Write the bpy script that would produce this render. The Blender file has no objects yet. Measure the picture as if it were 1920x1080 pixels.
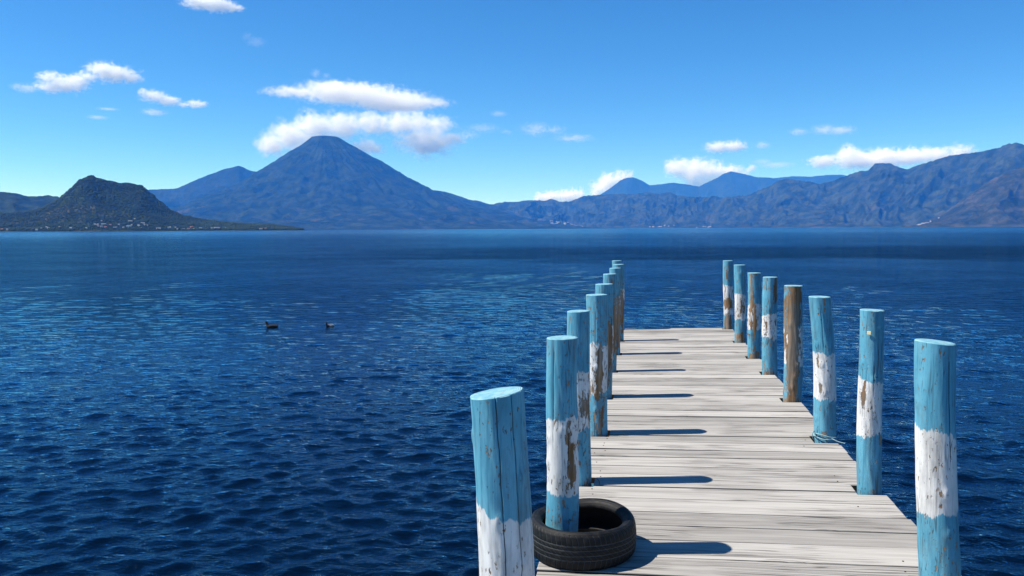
import bpy, bmesh, math, random
import numpy as np
from mathutils import Vector, Matrix

rad = math.radians
scene = bpy.context.scene
C = scene.collection

# ------------------------------------------------------------------ camera
cam_d = bpy.data.cameras.new('camera')
cam = bpy.data.objects.new('camera', cam_d)
C.objects.link(cam)
scene.camera = cam
cam_d.sensor_width = 36.0
cam_d.lens = 28.125
cam_d.clip_start = 0.05
cam_d.clip_end = 120000.0
YAW, PITCH, ROLL = rad(9.4), rad(4.23), rad(0.27)
F = Vector((-math.sin(YAW)*math.cos(PITCH), math.cos(YAW)*math.cos(PITCH), -math.sin(PITCH)))
R0 = Vector((math.cos(YAW), math.sin(YAW), 0))
U0 = R0.cross(F)
RR = R0*math.cos(ROLL) - U0*math.sin(ROLL)
UU = U0*math.cos(ROLL) + R0*math.sin(ROLL)
m = Matrix((RR, UU, -F)).transposed().to_4x4()
m.translation = Vector((0, 0, 2.4))
cam.matrix_world = m

# ------------------------------------------------------------------ sky, sun, exposure
SUN_EL, SUN_AZ = rad(54.0), rad(-97.0)        # bearing clockwise from +Y; the sun stands to the left
world = bpy.data.worlds.new('World')
scene.world = world
world.use_nodes = True
wt = world.node_tree
wt.nodes.clear()
w_out = wt.nodes.new('ShaderNodeOutputWorld')
w_bg = wt.nodes.new('ShaderNodeBackground')
w_sky = wt.nodes.new('ShaderNodeTexSky')
w_sky.sky_type = 'NISHITA'
w_sky.sun_disc = False
w_sky.sun_elevation = SUN_EL
w_sky.sun_rotation = SUN_AZ
w_sky.altitude = 4000
w_sky.air_density = 1.0
w_sky.dust_density = 0.0
w_sky.ozone_density = 3.0
w_bg.inputs['Strength'].default_value = 0.103
w_hs = wt.nodes.new('ShaderNodeHueSaturation')
w_hs.inputs['Saturation'].default_value = 1.27
w_tint = wt.nodes.new('ShaderNodeMix'); w_tint.data_type = 'RGBA'; w_tint.blend_type = 'MULTIPLY'
w_tint.inputs[0].default_value = 1.0
w_tint.inputs[7].default_value = (0.85, 0.965, 1.0, 1)
wt.links.new(w_sky.outputs[0], w_hs.inputs['Color'])
wt.links.new(w_hs.outputs[0], w_tint.inputs[6])
wt.links.new(w_tint.outputs[2], w_bg.inputs['Color'])
wt.links.new(w_bg.outputs[0], w_out.inputs['Surface'])

sun_d = bpy.data.lights.new('sun', 'SUN')
sun_d.energy = 5.0
sun_d.angle = rad(0.53)
sun_d.color = (1.0, 0.96, 0.9)
sun = bpy.data.objects.new('sun', sun_d)
C.objects.link(sun)
to_sun = Vector((math.sin(SUN_AZ)*math.cos(SUN_EL), math.cos(SUN_AZ)*math.cos(SUN_EL), math.sin(SUN_EL)))
sun.rotation_euler = to_sun.to_track_quat('Z', 'Y').to_euler()
sun.location = to_sun*50

scene.view_settings.view_transform = 'Standard'
scene.view_settings.look = 'None'
scene.view_settings.exposure = 0.75
scene.view_settings.gamma = 1.0
scene.view_settings.use_curve_mapping = False
scene.render.engine = 'CYCLES'
cy = scene.cycles
cy.use_denoising = True
cy.max_bounces = 24
cy.diffuse_bounces = 3
cy.glossy_bounces = 3
cy.volume_bounces = 24
cy.transparent_max_bounces = 16
cy.volume_step_rate = 1.0
cy.volume_max_steps = 256
cy.sample_clamp_indirect = 4.0

# ------------------------------------------------------------------ helpers
def tag(o, label=None, cat=None, group=None, kind=None):
    if label: o['label'] = label
    if cat: o['category'] = cat
    if group: o['group'] = group
    if kind: o['kind'] = kind
    return o

def link(name, me, mat=None, parent=None, loc=None):
    o = bpy.data.objects.new(name, me)
    C.objects.link(o)
    if mat is not None and len(me.materials) == 0:
        me.materials.append(mat)
    if parent is not None: o.parent = parent
    if loc is not None: o.location = loc
    return o

def empty(name, loc):
    o = bpy.data.objects.new(name, None)
    o.empty_display_size = 0.2
    C.objects.link(o)
    o.location = loc
    return o

def mesh_np(name, co, faces, smooth=True, attrs=None):
    """co (n,3); faces: list of int arrays (k,3) / (k,4)"""
    me = bpy.data.meshes.new(name)
    co = np.asarray(co, np.float32)
    me.vertices.add(len(co))
    me.vertices.foreach_set('co', co.ravel())
    if not isinstance(faces, list): faces = [faces]
    faces = [np.asarray(f, np.int32) for f in faces if len(f)]
    nl = sum(f.size for f in faces); nf = sum(len(f) for f in faces)
    me.loops.add(nl)
    me.loops.foreach_set('vertex_index', np.concatenate([f.ravel() for f in faces]))
    tot = np.concatenate([np.full(len(f), f.shape[1], np.int32) for f in faces])
    st = np.zeros(nf, np.int32); st[1:] = np.cumsum(tot)[:-1]
    me.polygons.add(nf)
    me.polygons.foreach_set('loop_start', st)
    me.polygons.foreach_set('loop_total', tot)
    me.polygons.foreach_set('use_smooth', np.full(nf, smooth, bool))
    me.update(calc_edges=True)
    if attrs:
        for k, v in attrs.items():
            a = me.attributes.new(k, 'FLOAT', 'POINT')
            a.data.foreach_set('value', np.asarray(v, np.float32).ravel())
    me.validate()
    return me

def grid_faces(nu, nv, wrap_u=False):
    """vertex index = i*nv + j, i in nu, j in nv"""
    i = np.arange(nu if wrap_u else nu-1)
    j = np.arange(nv-1)
    I, J = np.meshgrid(i, j, indexing='ij')
    I2 = (I+1) % nu
    return np.stack([I*nv+J, I2*nv+J, I2*nv+J+1, I*nv+J+1], -1).reshape(-1, 4)

def _hash(ix, iy, seed):
    h = (ix.astype(np.int64)*374761393 + iy.astype(np.int64)*668265263 + seed*974711) & 0xffffffff
    h = ((h ^ (h >> 13))*1274126177) & 0xffffffff
    h = (h ^ (h >> 16)) & 0xffffff
    return h/float(0xffffff)

def vnoise(x, y, seed=0):
    ix = np.floor(x); iy = np.floor(y)
    fx = x-ix; fy = y-iy
    fx = fx*fx*fx*(fx*(fx*6-15)+10); fy = fy*fy*fy*(fy*(fy*6-15)+10)
    a = _hash(ix, iy, seed); b = _hash(ix+1, iy, seed)
    c = _hash(ix, iy+1, seed); d = _hash(ix+1, iy+1, seed)
    return (a*(1-fx)+b*fx)*(1-fy)+(c*(1-fx)+d*fx)*fy      # 0..1

def fbm(x, y, seed=0, oct=5, gain=0.5):
    s = 0; a = 1.0; t = 0
    for k in range(oct):
        s = s + a*(vnoise(x, y, seed+k*17)-0.5)*2; t += a
        x = x*2.03+11.3; y = y*2.03+5.7; a *= gain
    return s/t

def ridged(x, y, seed=0, oct=5, gain=0.5):
    s = 0; a = 1.0; t = 0
    for k in range(oct):
        s = s + a*(1-2*np.abs(vnoise(x, y, seed+k*13)*2-1)); t += a
        x = x*2.03+3.1; y = y*2.03+7.7; a *= gain
    return s/t

class NT:
    """small helper round a material's node tree"""
    def __init__(self, name):
        self.mat = bpy.data.materials.new(name)
        self.mat.use_nodes = True
        self.t = self.mat.node_tree
        self.t.nodes.clear()
        self.out = self.t.nodes.new('ShaderNodeOutputMaterial')
    def n(self, typ, **kw):
        nd = self.t.nodes.new('ShaderNode'+typ)
        for k, v in kw.items(): setattr(nd, k, v)
        return nd
    def l(self, a, b): self.t.links.new(a, b)
    def put(self, sock, v):
        if isinstance(v, bpy.types.NodeSocket): self.l(v, sock)
        elif v is not None: sock.default_value = v
    def math(self, op, a, b=None, c=None, clamp=False):
        nd = self.n('Math', operation=op, use_clamp=clamp)
        self.put(nd.inputs[0], a)
        if b is not None: self.put(nd.inputs[1], b)
        if c is not None: self.put(nd.inputs[2], c)
        return nd.outputs[0]
    def vmath(self, op, a, b=None):
        nd = self.n('VectorMath', operation=op)
        self.put(nd.inputs[0], a)
        if b is not None: self.put(nd.inputs[1], b)
        return nd.outputs['Value'] if op in ('LENGTH', 'DOT_PRODUCT', 'DISTANCE') else nd.outputs[0]
    def noise(self, vec, scale=1.0, detail=4.0, rough=0.55, w=None, dist=0.0):
        nd = self.n('TexNoise', noise_dimensions='4D' if w is not None else '3D')
        self.l(vec, nd.inputs['Vector'])
        nd.inputs['Scale'].default_value = scale
        nd.inputs['Detail'].default_value = detail
        nd.inputs['Roughness'].default_value = rough
        nd.inputs['Distortion'].default_value = dist
        if w is not None: self.put(nd.inputs['W'], w)
        return nd.outputs['Fac']
    def ramp(self, fac, lo, hi, a=0.0, b=1.0, smooth=True):
        nd = self.n('MapRange', interpolation_type='SMOOTHSTEP' if smooth else 'LINEAR')
        self.put(nd.inputs['Value'], fac)
        nd.inputs['From Min'].default_value = lo; nd.inputs['From Max'].default_value = hi
        nd.inputs['To Min'].default_value = a; nd.inputs['To Max'].default_value = b
        return nd.outputs['Result']
    def mix(self, fac, a, b, mode='MIX'):
        nd = self.n('Mix', data_type='RGBA', blend_type=mode)
        self.put(nd.inputs['Factor'], fac)
        self.put(nd.inputs[6], a if not isinstance(a, tuple) else (*a, 1)[:4])
        self.put(nd.inputs[7], b if not isinstance(b, tuple) else (*b, 1)[:4])
        return nd.outputs[2]
    def scale(self, vec, s):
        nd = self.n('Mapping')
        self.l(vec, nd.inputs['Vector'])
        nd.inputs['Scale'].default_value = s
        return nd.outputs[0]
    def attr(self, name):
        nd = self.n('Attribute', attribute_name=name)
        return nd.outputs['Fac']
    def obj(self): return self.n('TexCoord').outputs['Object']
    def bump(self, h, dist, strength=1.0, normal=None):
        nd = self.n('Bump')
        self.l(h, nd.inputs['Height'])
        nd.inputs['Distance'].default_value = dist
        nd.inputs['Strength'].default_value = strength
        if normal is not None: self.l(normal, nd.inputs['Normal'])
        return nd.outputs[0]
    def bsdf(self, color, rough=0.7, normal=None, spec=0.5, ior=None, **kw):
        nd = self.n('BsdfPrincipled')
        self.put(nd.inputs['Base Color'], color if not isinstance(color, tuple) else (*color, 1)[:4])
        self.put(nd.inputs['Roughness'], rough)
        nd.inputs['Specular IOR Level'].default_value = spec
        if ior: nd.inputs['IOR'].default_value = ior
        if normal is not None: self.l(normal, nd.inputs['Normal'])
        self.l(nd.outputs[0], self.out.inputs['Surface'])
        return nd

def bearing(az, el, d):
    a = rad(az)
    return Vector((math.sin(a)*d, math.cos(a)*d, math.tan(rad(el))*d))

random.seed(7)
rng = np.random.default_rng(7)

# ------------------------------------------------------------------ materials
def mat_simple(name, col, rough=0.7, var=0.25, scale=30.0, spec=0.4, bump=0.0):
    t = NT(name)
    o = t.obj()
    n = t.noise(o, scale, 4)
    lo = tuple(c*(1-var) for c in col); hi = tuple(min(1, c*(1+var)) for c in col)
    nrm = t.bump(n, bump) if bump else None
    t.bsdf(t.mix(n, lo, hi), rough, nrm, spec)
    return t.mat

def mat_terrain(name, dark, light, bare, bare_amt, tree=0.05, low=300.0, seed=0.0, sand=None):
    """woods with clearings and bare earth; tree = scale of single crowns in 1/m"""
    t = NT(name)
    pos = t.n('NewGeometry').outputs['Position']
    n1 = t.noise(pos, 0.0011, 5, 0.6, w=seed)
    n2 = t.noise(pos, 0.006, 5, 0.65, w=seed+3)
    n3 = t.noise(pos, tree, 3, 0.7, w=seed+7)
    col = t.mix(t.ramp(n2, 0.38, 0.66), dark, light)
    col = t.mix(t.ramp(n3, 0.35, 0.7), col, t.mix(0.55, col, (0.008, 0.012, 0.006)))
    z = t.n('SeparateXYZ'); t.l(pos, z.inputs[0])
    zl = t.ramp(z.outputs['Z'], low, low*2.2, 0.10, -0.12)
    b = t.math('ADD', t.math('ADD', t.math('MULTIPLY', n1, 0.6), t.math('MULTIPLY', n2, 0.4)), zl)
    bm = t.ramp(b, 0.66-bare_amt, 0.72-bare_amt)
    bm = t.math('MULTIPLY', bm, t.ramp(n3, 0.62, 0.48))
    col = t.mix(bm, col, bare)
    h = t.math('ADD', n3, t.math('MULTIPLY', n2, 2.0))
    t.bsdf(col, 0.95, t.bump(h, 0.35/tree, 0.9), 0.0)
    return t.mat

M = {}
M['wooded'] = mat_terrain('wooded_hill_ground', (0.009, 0.016, 0.005), (0.035, 0.05, 0.013), (0.065, 0.06, 0.0275), 0.02, 0.06, 90.0, 1.0)
M['volcano'] = mat_terrain('volcano_ground', (0.007, 0.014, 0.006), (0.032, 0.044, 0.017), (0.055, 0.05, 0.032), 0.0, 0.03, 260.0, 4.2)
M['range'] = mat_terrain('range_ground', (0.008, 0.014, 0.006), (0.046, 0.056, 0.023), (0.06, 0.05, 0.036), 0.01, 0.03, 230.0, 9.1)
M['brown'] = mat_terrain('brown_slope_ground', (0.012, 0.018, 0.008), (0.052, 0.05, 0.024), (0.06, 0.052, 0.038), 0.015, 0.035, 520.0, 2.6)
M['far'] = mat_terrain('far_ground', (0.015, 0.0225, 0.011), (0.03, 0.0375, 0.0175), (0.08, 0.06, 0.04), 0.02, 0.02, 300.0, 6.0)

def mat_water():
    t = NT('lake_water')
    pos = t.n('NewGeometry').outputs['Position']
    dist = t.vmath('LENGTH', pos)
    # wind: broad streaks and small cat's-paws of rougher and smoother water
    gust = t.noise(t.scale(pos, (0.0022, 0.010, 1.0)), 1.0, 4, 0.55)
    paw = t.noise(t.scale(pos, (0.10, 0.12, 1.0)), 1.0, 5, 0.65)
    g = t.math('MULTIPLY', t.ramp(gust, 0.30, 0.68, 0.85, 1.2), t.ramp(paw, 0.34, 0.66, 0.78, 1.22))
    sep = t.n('SeparateXYZ'); t.l(pos, sep.inputs[0])
    yw = t.math('ADD', sep.outputs['Y'], t.math('MULTIPLY', t.math('SUBTRACT', paw, 0.5), 22.0))
    yw = t.math('ADD', yw, t.math('MULTIPLY', sep.outputs['X'], -0.10))
    gustband = t.math('MULTIPLY', t.ramp(yw, 58.0, 66.0), t.ramp(yw, 120.0, 88.0))
    gustband = t.math('MULTIPLY', gustband, t.ramp(sep.outputs['X'], -38.0, -5.0, 0.0, 1.0))
    g = t.math('MULTIPLY', g, t.math('ADD', 1.0, t.math('MULTIPLY', gustband, 1.15)))
    g = t.math('MULTIPLY', g, t.ramp(dist, 200.0, 2600.0, 1.0, 4.2))
    fine = t.noise(t.scale(pos, (6.0, 10.0, 1.0)), 1.0, 4, 0.6, dist=0.4)
    mid = t.noise(t.scale(pos, (1.5, 3.2, 1.0)), 1.0, 5, 0.62, dist=0.5)
    big = t.noise(t.scale(pos, (0.45, 1.0, 1.0)), 1.0, 5, 0.62, dist=0.3)
    farw = t.ramp(dist, 7.0, 30.0, 0.14, 1.0)
    h = t.math('MULTIPLY', fine, 0.024)
    h = t.math('ADD', h, t.math('MULTIPLY', t.math('MULTIPLY', mid, farw), 0.100))
    h = t.math('ADD', h, t.math('MULTIPLY', t.math('MULTIPLY', big, farw), 0.035))
    h = t.math('MULTIPLY', h, g)
    nrm = t.bump(h, 1.0, 1.0)
    rough = t.ramp(dist, 8.0, 600.0, 0.03, 0.16, smooth=False)
    dif = t.n('BsdfDiffuse'); dif.inputs['Color'].default_value = (0.0004, 0.0030, 0.0105, 1)
    t.l(nrm, dif.inputs['Normal'])
    glo = t.n('BsdfGlossy'); glo.inputs['Color'].default_value = (0.44, 0.76, 0.97, 1)
    t.l(nrm, glo.inputs['Normal']); t.l(rough, glo.inputs['Roughness'])
    fr = t.n('Fresnel'); fr.inputs['IOR'].default_value = 1.333; t.l(nrm, fr.inputs['Normal'])
    mx = t.n('MixShader')
    t.l(t.math('MULTIPLY', fr.outputs[0], 0.95), mx.inputs[0])
    t.l(dif.outputs[0], mx.inputs[1]); t.l(glo.outputs[0], mx.inputs[2])
    t.l(mx.outputs[0], t.out.inputs['Surface'])
    return t.mat
M['water'] = mat_water()

def mat_wood_deck():
    t = NT('weathered_plank_wood')
    o = t.obj()
    info = t.n('ObjectInfo')
    w = t.math('MULTIPLY', info.outputs['Random'], 87.0)
    warp = t.noise(t.scale(o, (1.6, 5.0, 3.0)), 1.0, 2, 0.5, w=w)
    y2 = t.n('CombineXYZ'); t.l(t.math('MULTIPLY', warp, 0.075), y2.inputs['Y'])
    p = t.vmath('ADD', o, y2.outputs[0])
    g1 = t.noise(t.scale(p, (0.9, 26.0, 8.0)), 1.0, 6, 0.6, w=w)
    g2 = t.noise(t.scale(p, (2.2, 110.0, 20.0)), 1.0, 4, 0.6, w=w)
    blot = t.noise(t.scale(o, (2.2, 7.0, 2.0)), 1.0, 4, 0.6, w=w)
    tone = t.ramp(info.outputs['Random'], 0.0, 1.0, 0.76, 1.13, smooth=False)
    col = t.mix(t.ramp(g1, 0.30, 0.62), (0.235, 0.226, 0.222), (0.355, 0.345, 0.338))
    col = t.mix(t.math('MULTIPLY', t.ramp(g2, 0.54, 0.70), 0.45), col, (0.124, 0.115, 0.112))
    col = t.mix(t.math('MULTIPLY', t.ramp(blot, 0.58, 0.78), 0.45), col, (0.21, 0.178, 0.145))
    col = t.mix(t.math('MULTIPLY', t.ramp(blot, 0.44, 0.30), 0.5), col, (0.355, 0.352, 0.352))
    # drying cracks along the grain, here and there
    c1 = t.noise(t.scale(p, (0.8, 42.0, 4.0)), 1.0, 2, 0.5, w=t.math('ADD', w, 9.0))
    c2 = t.noise(t.scale(o, (1.5, 4.0, 1.0)), 1.0, 2, 0.5, w=t.math('ADD', w, 31.0))
    cr = t.math('MULTIPLY', t.math('SUBTRACT', 1.0, t.ramp(t.math('ABSOLUTE', t.math('SUBTRACT', c1, 0.5)), 0.004, 0.022)), t.ramp(c2, 0.46, 0.58))
    # knots
    v = t.n('TexVoronoi', feature='F1')
    t.l(t.scale(p, (2.3, 7.0, 1.0)), v.inputs['Vector'])
    v.inputs['Scale'].default_value = 1.0
    vd = v.outputs['Distance']
    vc = t.n('SeparateColor'); t.l(v.outputs['Color'], vc.inputs[0])
    pick = t.ramp(vc.outputs[0], 0.66, 0.67)
    ring = t.math('SINE', t.math('MULTIPLY', vd, 110.0))
    kn = t.math('MULTIPLY', t.math('MULTIPLY', t.ramp(vd, 0.17, 0.05), pick), t.ramp(ring, -0.2, 0.9, 0.25, 0.85))
    kn2 = t.math('MULTIPLY', t.ramp(vd, 0.07, 0.03), pick)
    col = t.mix(t.math('MULTIPLY', kn, 0.5), col, (0.17, 0.15, 0.14))
    col = t.mix(kn2, col, (0.09, 0.065, 0.05))
    col = t.mix(t.math('MULTIPLY', cr, 0.9), col, (0.05, 0.04, 0.035))
    tn = t.n('Mix', data_type='RGBA', blend_type='MULTIPLY')
    tn.inputs[0].default_value = 1.0
    t.l(col, tn.inputs[6]); cc = t.n('CombineColor')
    t.l(tone, cc.inputs[0]); t.l(t.math('MULTIPLY', tone, 0.98), cc.inputs[1]); t.l(t.math('MULTIPLY', tone, 0.93), cc.inputs[2])
    t.l(cc.outputs[0], tn.inputs[7])
    h = t.math('SUBTRACT', t.math('ADD', t.math('MULTIPLY', g1, 0.5), t.math('MULTIPLY', g2, 0.35)), t.math('MULTIPLY', cr, 1.2))
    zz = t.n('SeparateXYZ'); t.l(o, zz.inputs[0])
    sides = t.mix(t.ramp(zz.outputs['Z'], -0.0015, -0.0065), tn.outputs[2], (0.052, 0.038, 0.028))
    t.bsdf(sides, 0.85, t.bump(h, 0.004, 0.8), 0.2)
    return t.mat
M['deck'] = mat_wood_deck()
M['beam'] = mat_simple('old_beam_wood', (0.16, 0.13, 0.10), 0.9, 0.3, 12.0, 0.2, 0.004)
M['nail'] = mat_simple('rusty_nail_steel', (0.05, 0.03, 0.022), 0.7, 0.3, 200.0, 0.4)

def mat_post():
    t = NT('painted_post')
    o = t.obj()
    info = t.n('ObjectInfo')
    w = t.math('MULTIPLY', info.outputs['Random'], 53.0)
    u1 = t.attr('u1'); u2 = t.attr('u2'); bare = t.attr('bare'); crack = t.attr('crack')
    edge = t.noise(t.scale(o, (22, 22, 9)), 1.0, 4, 0.6, w=w)
    drip = t.noise(t.scale(o, (55, 55, 4)), 1.0, 3, 0.6, w=t.math('ADD', w, 40.0))
    e = t.math('ADD', t.math('MULTIPLY', t.math('SUBTRACT', edge, 0.5), 0.085), t.math('MULTIPLY', t.math('SUBTRACT', drip, 0.5), 0.075))
    white1 = t.ramp(t.math('ADD', u1, e), 0.004, -0.006)
    white2 = t.ramp(t.math('ADD', u2, e), -0.004, 0.006)
    white = t.math('MULTIPLY', white1, white2)
    grain = t.noise(t.scale(o, (60, 60, 2.2)), 1.0, 5, 0.6, w=w)
    mott = t.noise(t.scale(o, (9, 9, 4)), 1.0, 4, 0.6, w=w)
    blue = t.mix(t.ramp(mott, 0.3, 0.7), (0.068, 0.262, 0.37), (0.125, 0.345, 0.455))
    blue = t.mix(t.math('MULTIPLY', t.ramp(grain, 0.48, 0.70), 0.75), blue, (0.036, 0.16, 0.248))
    wh = t.mix(t.ramp(mott, 0.3, 0.7), (0.53, 0.52, 0.505), (0.665, 0.655, 0.645))
    wh = t.mix(t.math('MULTIPLY', t.ramp(grain, 0.50, 0.72), 0.6), wh, (0.336, 0.328, 0.32))
    paint = t.mix(white, blue, wh)
    # flaking: small chips everywhere, large bare stretches where the post is worn
    chip = t.noise(t.scale(o, (26, 26, 9)), 1.0, 6, 0.68, w=t.math('ADD', w, 4.0))
    chip2 = t.noise(t.scale(o, (70, 70, 22)), 1.0, 3, 0.6, w=t.math('ADD', w, 14.0))
    pe = t.math('ADD', t.math('ADD', t.math('MULTIPLY', chip, 0.75), t.math('MULTIPLY', chip2, 0.25)), t.math('MULTIPLY', bare, 0.34))
    pe = t.math('ADD', pe, t.math('MULTIPLY', white, 0.012))
    fleck = t.noise(t.scale(o, (85, 85, 34)), 1.0, 3, 0.6, w=t.math('ADD', w, 61.0))
    fgate = t.noise(t.scale(o, (10, 10, 5)), 1.0, 3, 0.6, w=t.math('ADD', w, 67.0))
    fl = t.math('MULTIPLY', t.ramp(t.math('ADD', fleck, t.math('MULTIPLY', bare, 0.12)), 0.60, 0.63), t.ramp(fgate, 0.46, 0.54))
    peel = t.math('MAXIMUM', t.ramp(pe, 0.648, 0.665), fl)
    wg = t.noise(t.scale(o, (45, 45, 1.6)), 1.0, 5, 0.65, w=t.math('ADD', w, 2.0))
    wood = t.mix(t.ramp(wg, 0.35, 0.68), (0.13, 0.068, 0.03), (0.33, 0.20, 0.105))
    wood = t.mix(t.ramp(mott, 0.42, 0.62), wood, t.mix(t.ramp(wg, 0.35, 0.68), (0.125, 0.10, 0.08), (0.30, 0.245, 0.195)))
    rim = t.math('SUBTRACT', t.ramp(pe, 0.618, 0.65), t.ramp(pe, 0.648, 0.665), None, True)
    paint = t.mix(t.math('MULTIPLY', rim, 0.5), paint, (0.30, 0.30, 0.29))
    col = t.mix(peel, paint, wood)
    col = t.mix(t.math('MULTIPLY', t.ramp(crack, 0.25, 0.8), 0.93), col, (0.02, 0.018, 0.016))
    hn = t.noise(t.scale(o, (38, 38, 1.3)), 1.0, 2, 0.5, w=t.math('ADD', w, 21.0))
    hg = t.noise(t.scale(o, (12, 12, 3.0)), 1.0, 3, 0.6, w=t.math('ADD', w, 27.0))
    hair = t.math('MULTIPLY', t.math('SUBTRACT', 1.0, t.ramp(t.math('ABSOLUTE', t.math('SUBTRACT', hn, 0.5)), 0.003, 0.016)), t.ramp(hg, 0.50, 0.60))
    col = t.mix(t.math('MULTIPLY', hair, 0.75), col, (0.035, 0.04, 0.045))
    dirt = t.ramp(t.noise(t.scale(o, (14, 14, 3.5)), 1.0, 5, 0.7, w=t.math('ADD', w, 33.0)), 0.44, 0.72, 0.0, 0.85)
    col = t.mix(dirt, col, t.mix(0.55, col, (0.10, 0.095, 0.085)))
    hole = t.n('TexVoronoi', feature='F1')
    t.l(t.scale(o, (11, 11, 6)), hole.inputs['Vector'])
    hole.inputs['Scale'].default_value = 1.0
    hc = t.n('SeparateColor'); t.l(hole.outputs['Color'], hc.inputs[0])
    hm = t.math('MULTIPLY', t.ramp(hole.outputs['Distance'], 0.085, 0.05), t.ramp(hc.outputs[1], 0.72, 0.73))
    col = t.mix(t.math('MULTIPLY', hm, 0.9), col, (0.03, 0.025, 0.02))
    h = t.math('ADD', t.math('MULTIPLY', grain, 0.35), t.math('MULTIPLY', mott, 0.5))
    h = t.math('SUBTRACT', h, t.math('MULTIPLY', peel, 0.55))
    h = t.math('SUBTRACT', h, t.math('MULTIPLY', hm, 1.0))
    rough = t.ramp(peel, 0.0, 1.0, 0.78, 0.92)
    t.bsdf(col, rough, t.bump(h, 0.007, 1.0), 0.16)
    return t.mat
M['post'] = mat_post()

def mat_post_top():
    t = NT('painted_post_end')
    o = t.obj()
    r = t.vmath('LENGTH', o)
    n = t.noise(t.scale(o, (30, 30, 30)), 1.0, 4, 0.6)
    ring = t.math('SINE', t.math('ADD', t.math('MULTIPLY', r, 900.0), t.math('MULTIPLY', n, 6.0)))
    col = t.mix(t.ramp(n, 0.35, 0.7), (0.136, 0.352, 0.44), (0.288, 0.48, 0.544))
    col = t.mix(t.math('MULTIPLY', t.ramp(ring, 0.2, 0.9), 0.35), col, (0.096, 0.24, 0.304))
    col = t.mix(t.ramp(t.noise(t.scale(o, (55, 14, 20)), 1.0, 4, 0.6), 0.62, 0.72, 0.0, 0.7), col, (0.30, 0.27, 0.23))
    t.bsdf(col, 0.8, t.bump(t.math('ADD', ring, n), 0.0025, 0.6), 0.2)
    return t.mat
M['post_top'] = mat_post_top()

def mat_rubber():
    t = NT('old_tyre_rubber')
    o = t.obj()
    g = t.attr('groove')
    n = t.noise(o, 28.0, 5, 0.65)
    f = t.noise(o, 260.0, 3, 0.6)
    dust = t.ramp(n, 0.42, 0.72, 0.0, 0.8)
    col = t.mix(dust, (0.0035, 0.0037, 0.0045), (0.016, 0.016, 0.0165))
    col = t.mix(t.math('MULTIPLY', t.ramp(g, 0.3, 0.8), t.ramp(n, 0.25, 0.6, 0.35, 1.0)), col, (0.06, 0.06, 0.06))
    col = t.mix(t.ramp(f, 0.70, 0.76, 0.0, 0.5), col, (0.14, 0.135, 0.13))
    t.bsdf(col, t.ramp(n, 0.3, 0.7, 0.5, 0.7), t.bump(f, 0.0012, 0.5), 0.22)
    return t.mat
M['rubber'] = mat_rubber()
M['wire'] = mat_simple('grey_blue_cord', (0.22, 0.34, 0.36), 0.7, 0.3, 90.0, 0.3)
M['sticker'] = mat_simple('cream_paper', (0.72, 0.62, 0.36), 0.8, 0.15, 120.0, 0.2)
M['duck'] = mat_simple('dark_brown_plumage', (0.010, 0.0075, 0.006), 0.85, 0.5, 22.0, 0.3)
M['duck_pale'] = mat_simple('pale_flank_plumage', (0.34, 0.30, 0.27), 0.8, 0.3, 30.0, 0.2)
M['bill'] = mat_simple('duck_bill', (0.07, 0.06, 0.045), 0.5, 0.2, 60.0, 0.4)
M['house_white'] = mat_simple('whitewashed_wall', (0.40, 0.39, 0.38), 0.85, 0.15, 0.5, 0.2)
M['house_cream'] = mat_simple('cream_wall', (0.50, 0.44, 0.36), 0.85, 0.15, 0.5, 0.2)
M['roof_red'] = mat_simple('red_tin_roof', (0.30, 0.075, 0.05), 0.7, 0.2, 0.6, 0.3)
M['roof_grey'] = mat_simple('grey_tin_roof', (0.28, 0.285, 0.29), 0.6, 0.2, 0.6, 0.4)
M['foliage'] = mat_simple('hill_forest_foliage', (0.025, 0.041, 0.010), 0.95, 0.85, 0.012, 0.1)

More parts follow.
